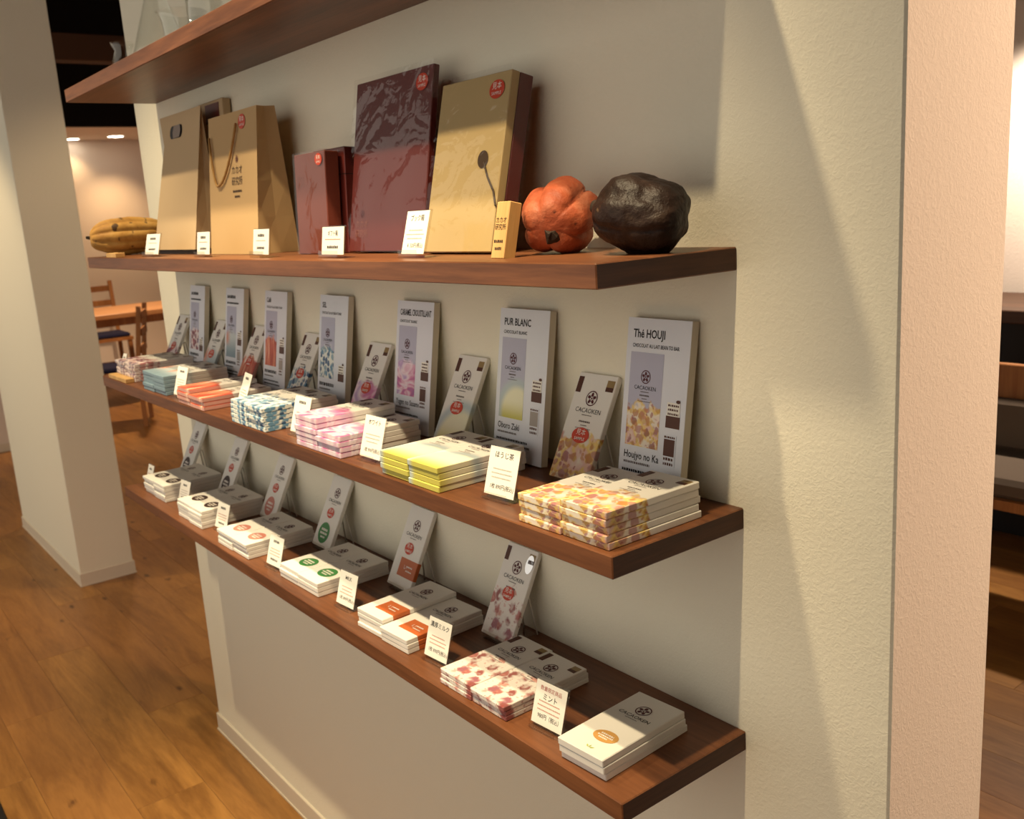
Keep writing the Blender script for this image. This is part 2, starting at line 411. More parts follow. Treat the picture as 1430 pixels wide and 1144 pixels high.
# recessed lamps of the far room
M_lamp = NT('lamp_glow'); M_lamp.b.inputs['Emission Color'].default_value = (1, .86, .66, 1); M_lamp.b.inputs['Emission Strength'].default_value = 14
M_lamp = M_lamp.done((.9, .9, .9))
for i, (lx, ly) in enumerate(((-11.12, 2.52), (-11.42, 2.10))):
    t = thing('downlight', ['recessed round downlight shining in the far ceiling above the cafe chair', 'recessed downlight half hidden by the white column'][i], 'downlight', (lx, ly, 1.19))
    mesh_obj('glow_disc', lathe(bmesh.new(), [(.0005, -.006), (.085, -.006), (.085, 0)], 20), M_lamp, t)
    mesh_obj('trim_ring', lathe(bmesh.new(), [(.085, -.004), (.11, -.008), (.115, 0)], 24), M_paper, t)
    spot('downlight_beam', (lx, ly, 1.17), (lx-.30, ly+.0, -1.0), 85 if i == 0 else 22, col=(1, .64, .32), ang=95, blend=.9, rad=.06)
spot('ceiling_or_fill_spot', (-8.8, 2.0, 1.3), (-9.2, 1.8, -1.0), 300, col=(1, .68, .40), ang=100, rad=.08)
spot('ceiling_or_fill_spot', (-6.2, .9, 1.5), (-6.0, 1.0, -1.6), 90, col=(1, .66, .38), ang=100, rad=.08)
spot('ceiling_or_fill_spot', (-1.1, 3.75, .95), (-1.35, 4.1, -1.0), 260, col=(1, .80, .62), ang=120, rad=.05)

# ------------------------------------------------------------------ wall shelves
M_endshade = wood('shelf_end_shaded', (.040, .014, .007), (.095, .034, .015), 1, 2.0, .5, .3)  # shade of the shelf ends put into a darker wood colour
def shelf(xl, xr, ztop, label, th=T):
    bm = box(xl, xr, -D, 0, ztop-th, ztop, bev=.0015); bm.normal_update()
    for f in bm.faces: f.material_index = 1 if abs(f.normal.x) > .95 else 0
    o = mesh_obj('wall_shelf', bm, [M_shelf, M_endshade])
    return tag(o, label, 'shelf', 'walnut wall shelves')
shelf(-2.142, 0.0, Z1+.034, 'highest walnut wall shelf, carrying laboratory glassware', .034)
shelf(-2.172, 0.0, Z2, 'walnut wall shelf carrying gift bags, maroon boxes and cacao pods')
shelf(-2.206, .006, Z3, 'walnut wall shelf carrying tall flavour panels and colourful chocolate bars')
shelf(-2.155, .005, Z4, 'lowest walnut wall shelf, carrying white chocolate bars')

# ------------------------------------------------------------------ chocolate bars
BARM = {}
def bar_mesh(kind, th=BT):
    k = (kind, th)
    if k not in BARM:
        bm = box(-BW/2, BW/2, 0, BL, 0, th-.0003, bev=.0011)
        me = bpy.data.meshes.new('chocolate_bar'); bm.to_mesh(me); bm.free()
        me.materials.append(M_white if kind in ('plain',) else art(kind)); BARM[k] = me
    return BARM[k]
def dress(o, st, th, award=True):
    """printing that shows on a bar's face; o is the bar"""
    z = th+.0001
    brand(o, .132, z)
    if st.get('award', True):
        mesh_obj('award_sticker', box(-.041, -.030, .139, .165, z-.0002, z+.0001), M_award, o)
        g = mesh_obj('award_sticker', box(.024, .040, .146, .164, z-.0002, z+.0001), M_awardgold, o)
        mesh_obj('band', box(.024, .040, .146, .153, z, z+.0003), M_award, g)
    if st.get('subtitle', True):
        strokes([(0, .094, .026, .003), (0, .088, .014, .0015), (0, .083, .034, .0012)], M_grayink, o, z, 'flavour_name', 3)
    s = st.get('sticker')
    if s:
        kind, col, cx, cy, rx, ry = s
        d = mesh_obj('round_sticker', disc(rx, ry), col, o); d.location = (cx, cy, z)
        strokes([(0, ry*.3, rx*1.1, ry*.22), (0, -ry*.05, rx*1.3, ry*.22), (0, -ry*.4, rx*.8, ry*.18)], M_inkwhite, d, .0002, 'lettering', 5)
    if st.get('bandtext'):
        text('い', .012, M_inkwhite, o, .004, .044, z); strokes([(.02, .047, .022, .003), (.02, .038, .022, .003)], M_inkwhite, o, z, 'lettering', 5)
    if st.get('leaf'):
        bm = bmesh.new()
        for a, l in ((.5, .010), (1.5, .008), (2.4, .009)):
            u = Vector((math.cos(a), math.sin(a), 0)); v = Vector((-u.y, u.x, 0))
            bm.faces.new([bm.verts.new(u*p*l+v*q*l) for p, q in ((.1, 0), (.5, -.16), (1, 0), (.5, .16))])
        g = mesh_obj('leaf_mark', bm, plain('leaf_green', (.42, .50, .14)), o); g.location = (.006, .010, z)
ORD = ['topmost', 'second from top', 'third from top', 'fourth from top', 'fifth from top', 'sixth from top']
def stack(kind, name, x0, yf, Z, counts, st, th=BT, rot=0.0, cols=('cafe tables', 'pillar corner'), gap=.0015):
    rnd = random.Random(hash(name) % 999 if False else len(name)*7+int(abs(x0)*1000))
    for ci, n in enumerate(counts):
        xc = x0+BW/2+ci*(BW+gap)
        for k in range(n):
            pos = n-1-k
            o = bpy.data.objects.new('chocolate_bar', bar_mesh(kind, th)); C.objects.link(o)
            top = pos == 0
            jx = rnd.uniform(-.0006, .0006); jy = rnd.uniform(-.0025, .0025); jr = rnd.uniform(-.006, .006)
            o.location = (xc+jx, yf+jy, Z+.0003+k*th); o.rotation_euler = (0, 0, R(rot)+jr)
            where = f'stack toward the {cols[ci]}' if len(counts) > 1 else 'single stack by the shelf corner'
            tag(o, f'{name} chocolate bar, {ORD[pos]}, {where}', 'chocolate bar', f'{name} chocolate bars')
            if top: dress(o, st, th)
G3 = [  # kind, description, x of left edge, y front, bars per column
    ('speckle', 'maroon-speckled', -2.145, -.222, (5, 5)),
    ('mist', 'blue-grey misty', -1.835, -.240, (5, 5)),
    ('brush', 'orange-red brushed', -1.540, -.2485, (4, 3)),
    ('check', 'blue dappled', -1.196, -.2475, (5, 5)),
    ('wash', 'pink and purple washed', -.872, -.247, (6, 4)),
    ('moon', 'yellow moon', -.555, -.245, (4, 4)),
    ('beans', 'cacao bean patterned', -.186, -.241, (4, 5)),
]
for kind, nm, x0, yf, cn in G3: stack(kind, nm, x0, yf, Z3, cn, {})
M_brownst = plain('sticker_dark_brown', (.045, .022, .018), .5)
M_pinkst = plain('sticker_pink', (.60, .22, .17), .5)
M_greenst = plain('sticker_green', (.05, .22, .06), .5)
M_goldst = plain('sticker_gold', (.56, .30, .085), .35)
NS = dict(award=False, subtitle=False)
G4 = [
    ('plain', 'white dark-stickered cafe-end', -2.045, -.219, (5, 5), dict(NS, sticker=('o', M_brownst, .006, .042, .026, .0205)), .0098, 1.0),
    ('plain', 'white brown-stickered', -1.722, -.2305, (5, 5), dict(NS, sticker=('o', M_brownst, .006, .044, .026, .0205)), .0095, 1.0),
    ('plain', 'white pink-stickered', -1.415, -.236, (4, 4), dict(NS, sticker=('o', M_pinkst, .004, .046, .026, .0205)), .0092, 0.5),
    ('plain', 'white green-stickered', -1.088, -.223, (3, 3), dict(NS, sticker=('o', M_greenst, .004, .046, .026, .0205)), .0102, 1.0),
    ('band', 'white orange-banded', -.733, -.225, (4, 3), dict(NS, bandtext=True), .0092, 2.5),
    ('cherry', 'red blossom printed', -.434, -.2385, (3, 3), dict(subtitle=True), .0086, .6),
]
for kind, nm, x0, yf, cn, st, th, rot in G4: stack(kind, nm, x0, yf, Z4, cn, st, th, rot)
stack('plain', 'plain white gold-stickered', -.131, -.236, Z4, (3,), dict(NS, sticker=('o', M_goldst, .006, .046, .021, .014), leaf=True), .0112, 3.0)

# sample bars leaning on clear easels
def easel_mesh():
    lean = R(27); bm = bmesh.new()
    bx(bm, -.030, .030, -.012, -.0095, 0, .016)          # front lip
    bx(bm, -.030, .030, -.012, .066, 0, .002)            # foot plate
    return bm
EZ = None
def wire_mesh():
    bm = bmesh.new(); pts = []
    for i in range(13):
        a = math.pi*i/12; pts.append((.014+.012*math.cos(a), .056, .066+.012*math.sin(a)))
    pts = [(.034, .064, .002)]+pts+[(-.006, .064, .002)]
    return tube(bm, pts, .0016, 6)
bm = easel_mesh(); EZ = bpy.data.meshes.new('easel_foot'); bm.to_mesh(EZ); bm.free(); EZ.materials.append(M_acrylic)
M_wire = plain('clear_rod', (.78, .74, .66), .2, .6)
bm = wire_mesh(); EW = bpy.data.meshes.new('back_prop'); bm.to_mesh(EW); bm.free(); EW.materials.append(M_wire)
for p in EW.polygons: p.use_smooth = True
LEAN = 27
def sample(kind, nm, xl, Z, st, th=BT, oval=(0, .072)):
    xc = xl+BW/2
    e = thing('display_easel', f'clear acrylic easel holding the {nm} sample bar', 'easel', (xc, -.0775, Z+.0002), group='clear sample easels')
    link('foot_plate', EZ, None, e); link('back_prop', EW, None, e)
    o = bpy.data.objects.new('sample_bar', bar_mesh(kind, th)); C.objects.link(o)
    o.location = (xc, -.0755, Z+.0027); o.rotation_euler = (R(90-LEAN), 0, 0)
    tag(o, f'upright {nm} sample chocolate bar leaning on a clear easel', 'chocolate bar', 'sample bars on easels')
    dress(o, st, th)
    sample_oval(o, oval[0], oval[1], th+.0004, *oval[2:])
    return o
for (kind, nm, *_), xl in zip(G3, (-2.168, -1.855, -1.590, -1.290, -.978, -.645, -.309)):
    sample(kind, nm, xl, Z3, {})
for (kind, nm, x0, yf, cn, st, th, rot), xl in zip(G4, (-2.150, -1.826, -1.524, -1.216, -.866, -.530)):
    s = dict(st)
    if 'sticker' in s: s['sticker'] = (*s['sticker'][:2], -.004, .034, .025, .025)
    o = sample(kind, nm, xl, Z4, s, .0102, (-.002, .083, .016, .0125))
    if kind == 'cherry':
        g = mesh_obj('foil_sticker', disc(.010, .017), M_silver, o); g.location = (.030, .145, .0106); g['label'] = 'silver foil award sticker'

# tall flavour panels leaning on the wall
PH, PT_ = .256, .014
PLEAN = 8.7
def panel(kind, nm, xl, wd, title, sub, foot, awards):
    o = thing('flavour_panel', f'tall white {nm} flavour panel leaning on the wall', 'sign panel', (xl+wd/2, -.0545, Z3+.0022), (R(90-PLEAN), 0, 0), 'tall flavour panels')
    bm = bmesh.new(); bx(bm, -wd/2, wd/2, 0, PH, -PT_, -.0008); mesh_obj('board', bm, M_foam, o)
    mesh_obj('printed_face', box(-wd/2, wd/2, 0, PH, -.0008, 0), M_panelw, o)
    z = .0003
    if title: text(title, .017, M_ink, o, -wd/2+.012, PH-.023, z, .80 if len(title) < 12 else .55, 'LEFT', .018, 'title')
    else: strokes([(-wd/2+.040, PH-.023, .058, .009)], M_ink, o, z, 'title', 4)
    if sub: text(sub, .0078, M_ink, o, -wd/2+.012, PH-.040, z, .72 if len(sub) > 18 else .9, 'LEFT', .012, 'subtitle')
    else: strokes([(-wd/2+.05, PH-.040, .078, .005)], M_ink, o, z, 'subtitle', 6)
    # picture of the wrapper
    k = .70; pic = link('picture', PICM[kind], None, o); pic.scale = (.75, .795, 1); pic.location = (-wd/2+.010+BW*.375, .070, z); pic['label'] = 'lavender-topped picture of the wrapper'
    brand(pic, .128, .0004, 1.0)
    strokes([(0, .094, .026, .003), (0, .088, .014, .0015), (0, .083, .034, .0012)], M_grayink, pic, .0004, 'flavour_name', 3)
    ax = wd/2-.022
    if awards > 0:
        g = mesh_obj('award_mark', box(-.013, .013, 0, .017, 0, .0003), M_award, o); g.location = (ax, .105 if awards > 1 else .068, z)
        mesh_obj('award_top', box(-.012, .012, .017, .036, 0, .0003), M_paper, g)
        strokes([(0, .032, .02, .003), (0, .026, .02, .003), (0, .020, .02, .003)], M_award, g, .0005, 'lettering', 2)
        b = mesh_obj('bird_mark', disc(.004, .0025), M_award, g); b.location = (.008, .038, .0003)
    if awards > 1:
        g = mesh_obj('award_mark', box(-.012, .012, 0, .045, 0, .0003), M_panelw, o); g.location = (ax-.003, .050, z)
        mesh_obj('award_block', box(-.010, .010, .015, .039, .0003, .0006), M_award if awards > 2 else M_awardgrey, g)
        strokes([(0, .042, .02, .003), (0, .011, .018, .004), (0, .004, .018, .004)], M_award, g, .0005, 'lettering', 2)
    if foot: text(foot, .0150, M_ink, o, -wd/2+.009, .056, z, .82, 'LEFT', .012, 'flavour_name')
    else: strokes([(-wd/2+.045, .056, .07, .008)], M_ink, o, z, 'flavour_name', 8)
    strokes([(-wd/2+.036, .045, .052, .0035)], M_grayink, o, z, 'small_print', 9)
    strokes([(-wd/2+.05, .033, .085, .004), (-wd/2+.055, .025, .09, .004)], M_ink, o, z, 'small_print', 10)
PICM = {}
for kind, *_ in G3:
    me = bpy.data.meshes.new('picture'); me.from_pydata([(-BW/2, 0, 0), (BW/2, 0, 0), (BW/2, BL, 0), (-BW/2, BL, 0)], [], [(0, 1, 2, 3)])
    me.materials.append(art(kind, (.46, .46, .58))); PICM[kind] = me
PANELS = [(-2.010, .118, None, None, None, 1), (-1.732, .122, None, None, None, 2), (-1.474, .128, 'Café', 'CHOCOLAT AU LAIT BEAN TO BAR', None, 2),
          (-1.171, .132, 'SEL', 'CHOCOLAT AU LAIT BEAN TO BAR', None, 1), (-.834, .131, 'CARAMEL CROUSTILLANT', 'CHOCOLAT BLANC', 'Yugen no Sasameki', 3),
          (-.495, .131, 'PUR BLANC', 'CHOCOLAT BLANC', 'Oboro Zaki', 2), (-.186, .122, 'Thé HOUJI', 'CHOCOLAT AU LAIT BEAN TO BAR', 'Houjyo no Ka', 3)]
for (kind, nm, *_), (xl, wd, a, b, c, d) in zip(G3, PANELS): panel(kind, nm, xl, wd, a, b, c, d)

# ------------------------------------------------------------------ price cards in clear holders
def card(x, y, Z, w_, h_, label, title=None, price=None, lead=None, lean=17, rotz=0, seed=1, wide=False):
    t = thing('price_card', label, 'price card', (x, y, Z+.0003), (0, 0, R(rotz)), 'price cards in clear holders')
    la = R(90-lean)
    bm = bmesh.new(); bx(bm, -w_/2-.002, w_/2+.002, .001, h_+.004, -.0028, -.0006)
    M = Matrix.Translation((0, .004, .004)) @ Matrix.Rotation(la, 4, 'X')
    bmesh.ops.transform(bm, matrix=M, verts=bm.verts)
    bx(bm, -w_/2, w_/2, -.004, .026, 0, .0018)
    bx(bm, -w_/2+.006, w_/2-.006, -.006, -.0044, 0, .013)
    mesh_obj('clear_holder', bm, M_acrylic, t)
    cd_ = mesh_obj('paper_card', box(-w_/2, w_/2, 0, h_, -.0004, .0004), M_paper, t)
    cd_.matrix_local = Matrix.Translation((0, .004, .006)) @ Matrix.Rotation(la, 4, 'X')
    z = .0006
    if lead: text(lead, .0075, M_redink, cd_, 0, h_-.010, z)
    ty = h_-.012-(.010 if lead else 0)
    if title: text(title, .0105, M_ink, cd_, 0, ty, z, bold=.008, name='title')
    else: strokes([(0, ty, w_*.42, .006)], M_ink, cd_, z, 'title', seed)
    rows = [(0, h_*.55-i*.0065, w_*rnd_c.uniform(.55, .8), .0019) for i in range(3 if h_ > .055 else 1)]
    strokes(rows, M_softred if seed % 2 else M_softgrey, cd_, z, 'description', seed+3)
    if price: text(price, .0085, M_ink, cd_, .004, .013, z, .9, bold=.004, name='price')
    else: strokes([(0, .013, w_*.5, .005)], M_ink, cd_, z, 'price', seed+7)
    return t
rnd_c = random.Random(3)
M_softred = plain('ink_soft_red', (.55, .26, .20), .6); M_softgrey = plain('ink_soft_grey', (.42, .38, .34), .6)
P8 = '1枚 890円(税込)'
cy3 = -.218
card(-.282, cy3+.010, Z3, .066, .072, 'white price card between the yellow moon and bean patterned stacks', 'ほうじ茶', P8, rotz=4, seed=2)
card(-.640, cy3-.004, Z3, .066, .074, 'white price card between the pink purple and yellow moon stacks', 'ホワイト', P8, rotz=2, seed=4)
card(-.935, cy3, Z3, .066, .074, 'white price card between the blue dappled and pink purple stacks', None, None, rotz=2, seed=3)
card(-1.268, cy3+.012, Z3, .062, .088, 'white price card between the orange-red and blue dappled stacks', None, None, rotz=-8, seed=5, lean=22)
card(-1.600, cy3-.012, Z3, .066, .074, 'white price card between the blue-grey and orange-red stacks', None, None, rotz=2, seed=6)
card(-2.176, -.208, Z3, .034, .058, 'narrow white price card at the cafe end beside maroon-speckled bars', None, None, rotz=0, seed=8, lean=22)
cy4 = -.215
card(-.196, cy4+.002, Z4, .064, .064, 'white price card between the red blossom and gold-stickered stacks', 'ミント', '980円（税込）', lead='数量限定商品', rotz=4, seed=3)
card(-.499, cy4+.006, Z4, .062, .068, 'white price card between the orange-banded and red blossom stacks', '濃厚ミルク', P8, rotz=4, seed=5)
card(-.823, cy4+.004, Z4, .062, .066, 'white price card between the green-stickered and orange-banded stacks', 'MILK', P8, rotz=4, seed=7)
card(-1.145, cy4-.004, Z4, .062, .066, 'white price card between the pink-stickered and green-stickered stacks', None, None, rotz=4, seed=9)
card(-1.500, cy4+.012, Z4, .060, .064, 'white price card between the brown-stickered and pink-stickered stacks', None, None, rotz=6, seed=11)
card(-1.815, cy4+.025, Z4, .058, .060, 'white price card between the dark-stickered and brown-stickered stacks', None, None, rotz=6, seed=12)
card(-2.090, cy4+.015, Z4, .050, .060, 'white price card at the cafe end beside the dark-stickered stack', None, None, rotz=0, seed=13)
cy2 = -.212
card(-.478, cy2+.012, Z2, .068, .068, 'white price card leaning back before the large maroon box', 'ブック箱', '￥ 320円(税込)', rotz=-2, seed=2, lean=16)
card(-.722, cy2, Z2, .090, .048, 'low white price card before the small maroon box', 'ギフト箱', None, rotz=-3, seed=3, lean=8)
card(-1.030, cy2, Z2, .100, .050, 'low white price card at the corner of the rope-handled bag', None, None, rotz=-6, seed=4, lean=8)
card(-1.348, cy2, Z2, .085, .050, 'low white price card between the two kraft bags', None, None, rotz=-2, seed=5, lean=8)
card(-1.715, cy2, Z2, .105, .052, 'low white price card between the yellow pod and plain kraft bag', None, None, rotz=0, seed=6, lean=14)

# small wooden blocks
tag(mesh_obj('wooden_block', box(-1.985, -1.895, -.247, -.222, Z2, Z2+.012, bev=.001), M_lightwood), 'small light wood block before the yellow cacao pod', 'wood block')
o = tag(mesh_obj('wooden_strip', box(-.085, .085, -.012, .012, 0, .012, bev=.001), M_lightwood), 'flat light wood strip at the cafe end beside maroon-speckled bars', 'wood strip')
o.location = (-2.06, -.236, Z3+.0002)
# upright wooden sign block by the orange pod
t = thing('wooden_sign', 'small upright light wood sign block beside the orange cacao pod', 'sign', (-.256, -.198, Z2+.0002), (R(-13), 0, R(-4)))
mesh_obj('block', box(-.016, .016, 0, .020, 0, .079, bev=.001), M_lightwood, t)
text('カカオ\n研究所', .0092, M_clasp, t, .0, -.0004, .048, rot=(R(90), 0, 0))
strokes([(0, .024, .024, .004), (0, .014, .016, .004)], M_clasp, t, 0, 'small_print', 2).matrix_local = Matrix.Translation((0, -.0004, .0)) @ Matrix.Rotation(R(90), 4, 'X')

# ------------------------------------------------------------------ cacao pods
def pod_mesh(L, rx, rz, lobes, depth, taper, amp, freq, nu=56, nv=80, seed=0, flat=0.0):
    bm = bmesh.new(); rings = []
    for i in range(nu+1):
        u = i/nu; s = math.sin(math.pi*u)**taper; x = -L/2*math.cos(math.pi*u)
        row = []
        for k in range(nv):
            a = 2*math.pi*k/nv
            f = 1+depth*(abs(math.cos(lobes*a/2))**.7-.6)*min(1, s*1.6)
            p = Vector((x, rx*s*f*math.cos(a), rz*s*f*math.sin(a)))
            d = noise.fractal(p*freq+Vector((seed, 0, 0)), 1.0, 2.0, 4)*amp
            p += p.normalized()*d*min(1, s*2+.2)
            row.append(p)
        rings.append(row)
    vs = [[bm.verts.new(p) for p in r] for r in rings[1:-1]]
    a = bm.verts.new(rings[0][0]); b = bm.verts.new(rings[-1][0])
    for i in range(len(vs)-1):
        for k in range(nv): bm.faces.new((vs[i][k], vs[i+1][k], vs[i+1][(k+1) % nv], vs[i][(k+1) % nv]))
    for k in range(nv):
        bm.faces.new((a, vs[0][k], vs[0][(k+1) % nv])); bm.faces.new((b, vs[-1][(k+1) % nv], vs[-1][k]))
    bmesh.ops.recalc_face_normals(bm, faces=bm.faces)
    return bm
def podmat(name, cols, spots, sc=14, rough=.6, bump=.4):
    t = NT(name); v = t.coord(); f = t.noise(v, sc, 4, .6, .4); g = t.noise(v, sc*5, 4, .65)
    col = t.ramp(f, cols); s = t.step(t.noise(v, sc*2.3, 3, .5), spots[0], spots[0]+.06)
    t.bump(t.math('ADD', g, f), bump, .003)
    return t.done(t.mix(s, col, spots[1]), rough, .25)
M_podY = podmat('pod_yellow', [(.3, (.40, .19, .04)), (.55, (.60, .33, .08)), (.75, (.66, .42, .15))], (.60, (.10, .05, .02)), 16)
M_podO = podmat('pod_orange', [(.3, (.20, .038, .014)), (.5, (.33, .072, .028)), (.72, (.45, .16, .085))], (.67, (.12, .03, .015)), 18, .55, .6)
M_podD = podmat('pod_dark', [(.3, (.010, .005, .003)), (.55, (.020, .009, .006)), (.78, (.055, .030, .016))], (.68, (.11, .065, .035)), 15, .5, .8)
M_stalk = plain('dry_stalk', (.025, .014, .008), .8)
t = thing('cacao_pod', 'yellow ridged cacao pod with dark spots beside the kraft bag', 'cacao pod', (-2.115, -.138, Z2+.0545), (0, 0, R(76)), 'dried cacao pods')
mesh_obj('husk', pod_mesh(.215, .055, .053, 10, .13, .62, .004, 18, seed=3), M_podY, t, True)
mesh_obj('stalk', tube(bmesh.new(), [(-.098, 0, 0), (-.108, 0, .001), (-.118, 0, .003)], [.008, .005, .004], 8), M_stalk, t, True)
mesh_obj('blossom_end', tube(bmesh.new(), [(.098, 0, .004), (.110, 0, .010)], [.012, .007], 8), M_stalk, t, True)
t = thing('cacao_pod', 'orange lobed cacao pod shown end-on between wood sign and dark pod', 'cacao pod', (-.236, -.094, Z2+.0505), (R(8), R(12), R(-58)), 'dried cacao pods')
mesh_obj('husk', pod_mesh(.120, .053, .0500, 5, .22, .72, .004, 22, seed=9), M_podO, t, True)
bm = tube(bmesh.new(), [(.044, .0, -.012), (.058, .001, -.014), (.0635, .002, -.014)], [.016, .011, .007], 9)
for v in bm.verts: v.co += noise.noise_vector(v.co*120)*.005
mesh_obj('stalk_scar', bm, M_stalk, t)
t = thing('cacao_pod', 'large dark brown wrinkled cacao pod at the shelf corner', 'cacao pod', (-.067, -.105, Z2+.0490), (R(20), R(6), R(12)), 'dried cacao pods')
mesh_obj('husk', pod_mesh(.126, .054, .0500, 7, .09, .74, .006, 20, seed=21), M_podD, t, True)
mesh_obj('stalk', tube(bmesh.new(), [(-.060, 0, .004), (-.068, 0, .006), (-.074, 0, .007)], [.013, .010, .008], 9), M_stalk, t, True)

# ------------------------------------------------------------------ bags and boxes on the second shelf
def bag(wd, ht, dp, lean, fold, name, label, loc, mat, rotz=0, group='kraft paper gift bags', kink=0.0):
    t = thing(name, label, 'paper bag', loc, (0, 0, R(rotz)), group)
    bm = bmesh.new(); w2 = wd/2
    # rows bottom -> top: front-left, front-right, mid-right, back-right, back-left, mid-left
    rows = []
    for fi, f in enumerate((0, .25, .5, .78, 1.0)):
        z = ht*f; yf = lean*f; yb = dp+(lean*.1-dp*.25)*f; k = fold*f; kk = kink*(0, .25, .6, 1, .1)[fi]
        rows.append([bm.verts.new(p) for p in ((-w2+kk, yf, z), (w2, yf, z), (w2-k, (yf+yb)/2, z), (w2-.004*f, yb, z), (-w2+.004*f, yb, z), (-w2+k+kk, (yf+yb)/2, z))])
    for a, b in zip(rows, rows[1:]):
        for i in range(6): bm.faces.new((a[i], a[(i+1) % 6], b[(i+1) % 6], b[i]))
    bm.faces.new(rows[0][::-1])
    o = mesh_obj('bag_body', bm, mat, t)
    so = o.modifiers.new('paper', 'SOLIDIFY'); so.thickness = .0012; so.offset = -1
    return t
# rope-handled bag
BX0, BX1, BY = -1.505, -1.222, -.130
t = bag(BX1-BX0, .318, .100, .034, .012, 'gift_bag', 'kraft gift bag with twisted rope handle and vertical lettering', ((BX0+BX1)/2, BY, Z2+.0005), M_kraft)
def onfront(x, z, off=.0012): return (x, .034*z/.318-off, z)
bm = bmesh.new(); pts = []
for i in range(25):
    u = i/24; x = -.125+.165*u; z = .272-(1-(2*abs(u-.32)/(1.36 if u > .32 else .64))**2.0)*.120+.018*u
    p = onfront(x, z, .006); pts.append(p)
tube(bm, pts, [.0028+.0006*(i % 2) for i in range(25)], 7); mesh_obj('rope_handle', bm, M_rope, t, True)['label'] = 'twisted brown rope handle'
la = math.atan2(.034, .318)
g = bpy.data.objects.new('sample_sticker', None)
bm = disc(.020, .0165); o = mesh_obj('sample_sticker', bm, M_redoval, t); o.matrix_local = Matrix.Translation(onfront(.062, .292)) @ Matrix.Rotation(R(90)-la, 4, 'X'); o['label'] = 'red oval sample sticker'
text('見本', .013, M_inkwhite, o, 0, .005, .0004); text('SAMPLE', .008, M_inkwhite, o, 0, -.007, .0004)
for ch, zz, sz in (('カカオ', .188, .021), ('研究所', .163, .021)):
    o = text(ch, sz, M_clasp, t, name='lettering'); o.matrix_local = Matrix.Translation(onfront(.030, zz)) @ Matrix.Rotation(R(90)-la, 4, 'X')
o = strokes([(0, 0, .05, .005), (0, -.012, .03, .005)], M_clasp, t, 0, 'small_print', 6); o.matrix_local = Matrix.Translation(onfront(.030, .142)) @ Matrix.Rotation(R(90)-la, 4, 'X')
o = emblem(t, 0, 0, 0, .007, M_clasp); o.matrix_local = Matrix.Translation(onfront(.030, .213)) @ Matrix.Rotation(R(90)-la, 4, 'X') @ Matrix.Scale(.008, 4)
# plain bag with die-cut handle
t = bag(.315, .352, .075, .060, .014, 'gift_bag', 'plain kraft bag with die-cut handle hole beside the yellow pod', (-1.775, -.128, Z2+.012), M_kraftb, 0, kink=.050)
la2 = math.atan2(.060, .352)
def ona(x, z, off=.0008): return Matrix.Translation((x, .060*z/.352-off, z)) @ Matrix.Rotation(R(90)-la2, 4, 'X')
bm = bmesh.new(); n = 20
bm.faces.new([bm.verts.new(((.030 if math.cos(a) > 0 else -.030)+.017*math.cos(a), .017*math.sin(a), 0)) for a in [2*math.pi*(i+.5)/n for i in range(n)]])
o = mesh_obj('handle_hole', bm, M_black, t); o.matrix_local = ona(-.015, .305)
bm = bmesh.new(); bm.faces.new([bm.verts.new(p) for p in ((-.022, -.016, .0004), (.034, -.016, .003), (.040, .0, .003), (.034, .016, .003), (-.020, .016, .0004), (-.028, 0, .0002))])
o = mesh_obj('handle_flap', bm, plain('grey_flap', (.25, .20, .17)), t); o.matrix_local = ona(-.013, .305)
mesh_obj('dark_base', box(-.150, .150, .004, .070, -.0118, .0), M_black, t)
# bag standing behind with a maroon tag
t = thing('gift_bag', 'kraft bag with square maroon tag standing behind the other bags', 'paper bag', (-1.668, -.044, Z2+.0003), (R(-3), 0, 0), 'kraft paper gift bags')
mesh_obj('bag_body', box(-.085, .085, 0, .022, 0, .380, bev=.002), M_kraftb, t)
o = mesh_obj('maroon_tag', box(-.030, .062, -.0015, 0, .325, .372), M_maroon, t)
strokes([(.016, .334, .06, .008)], M_inkwhite, o, 0, 'lettering', 3).matrix_local = Matrix.Translation((0, -.0019, 0)) @ Matrix.Rotation(R(90), 4, 'X')

# small maroon boxes
t = thing('gift_box', 'small maroon gift box wrapped in cellophane with a sample sticker', 'box', (-.950, -.130, Z2+.0004), (R(-3), 0, 0), 'maroon gift boxes')
mesh_obj('box_body', box(-.066, .066, 0, .030, 0, .196, bev=.0015), M_maroon2, t)
mesh_obj('cellophane', box(-.0685, .0685, -.002, .032, .0003, .199), M_cello, t)
o = mesh_obj('sample_sticker', disc(.015, .011), M_redoval, t); o.matrix_local = Matrix.Translation((.044, -.0024, .181)) @ Matrix.Rotation(R(90), 4, 'X'); o['label'] = 'red oval sample sticker'
text('見本', .009, M_inkwhite, o, 0, .003, .0004); text('SAMPLE', .0055, M_inkwhite, o, 0, -.005, .0004)
for ch, zz in (('カカオ', .150), ('研究所', .137)): text(ch, .0115, plain('blind_emblem', (.22, .07, .05)), t, -.042, -.0008, zz, rot=(R(90), 0, 0))
t = thing('gift_box', 'dark maroon gift box standing behind the small wrapped one', 'box', (-.938, -.094, Z2+.0004), (R(-3), 0, 0), 'maroon gift boxes')
mesh_obj('box_body', box(-.066, .066, 0, .055, 0, .202, bev=.0015), M_maroon, t)
mesh_obj('lid_line', box(-.0664, .0664, -.0004, .0554, .150, .1515), M_black, t)

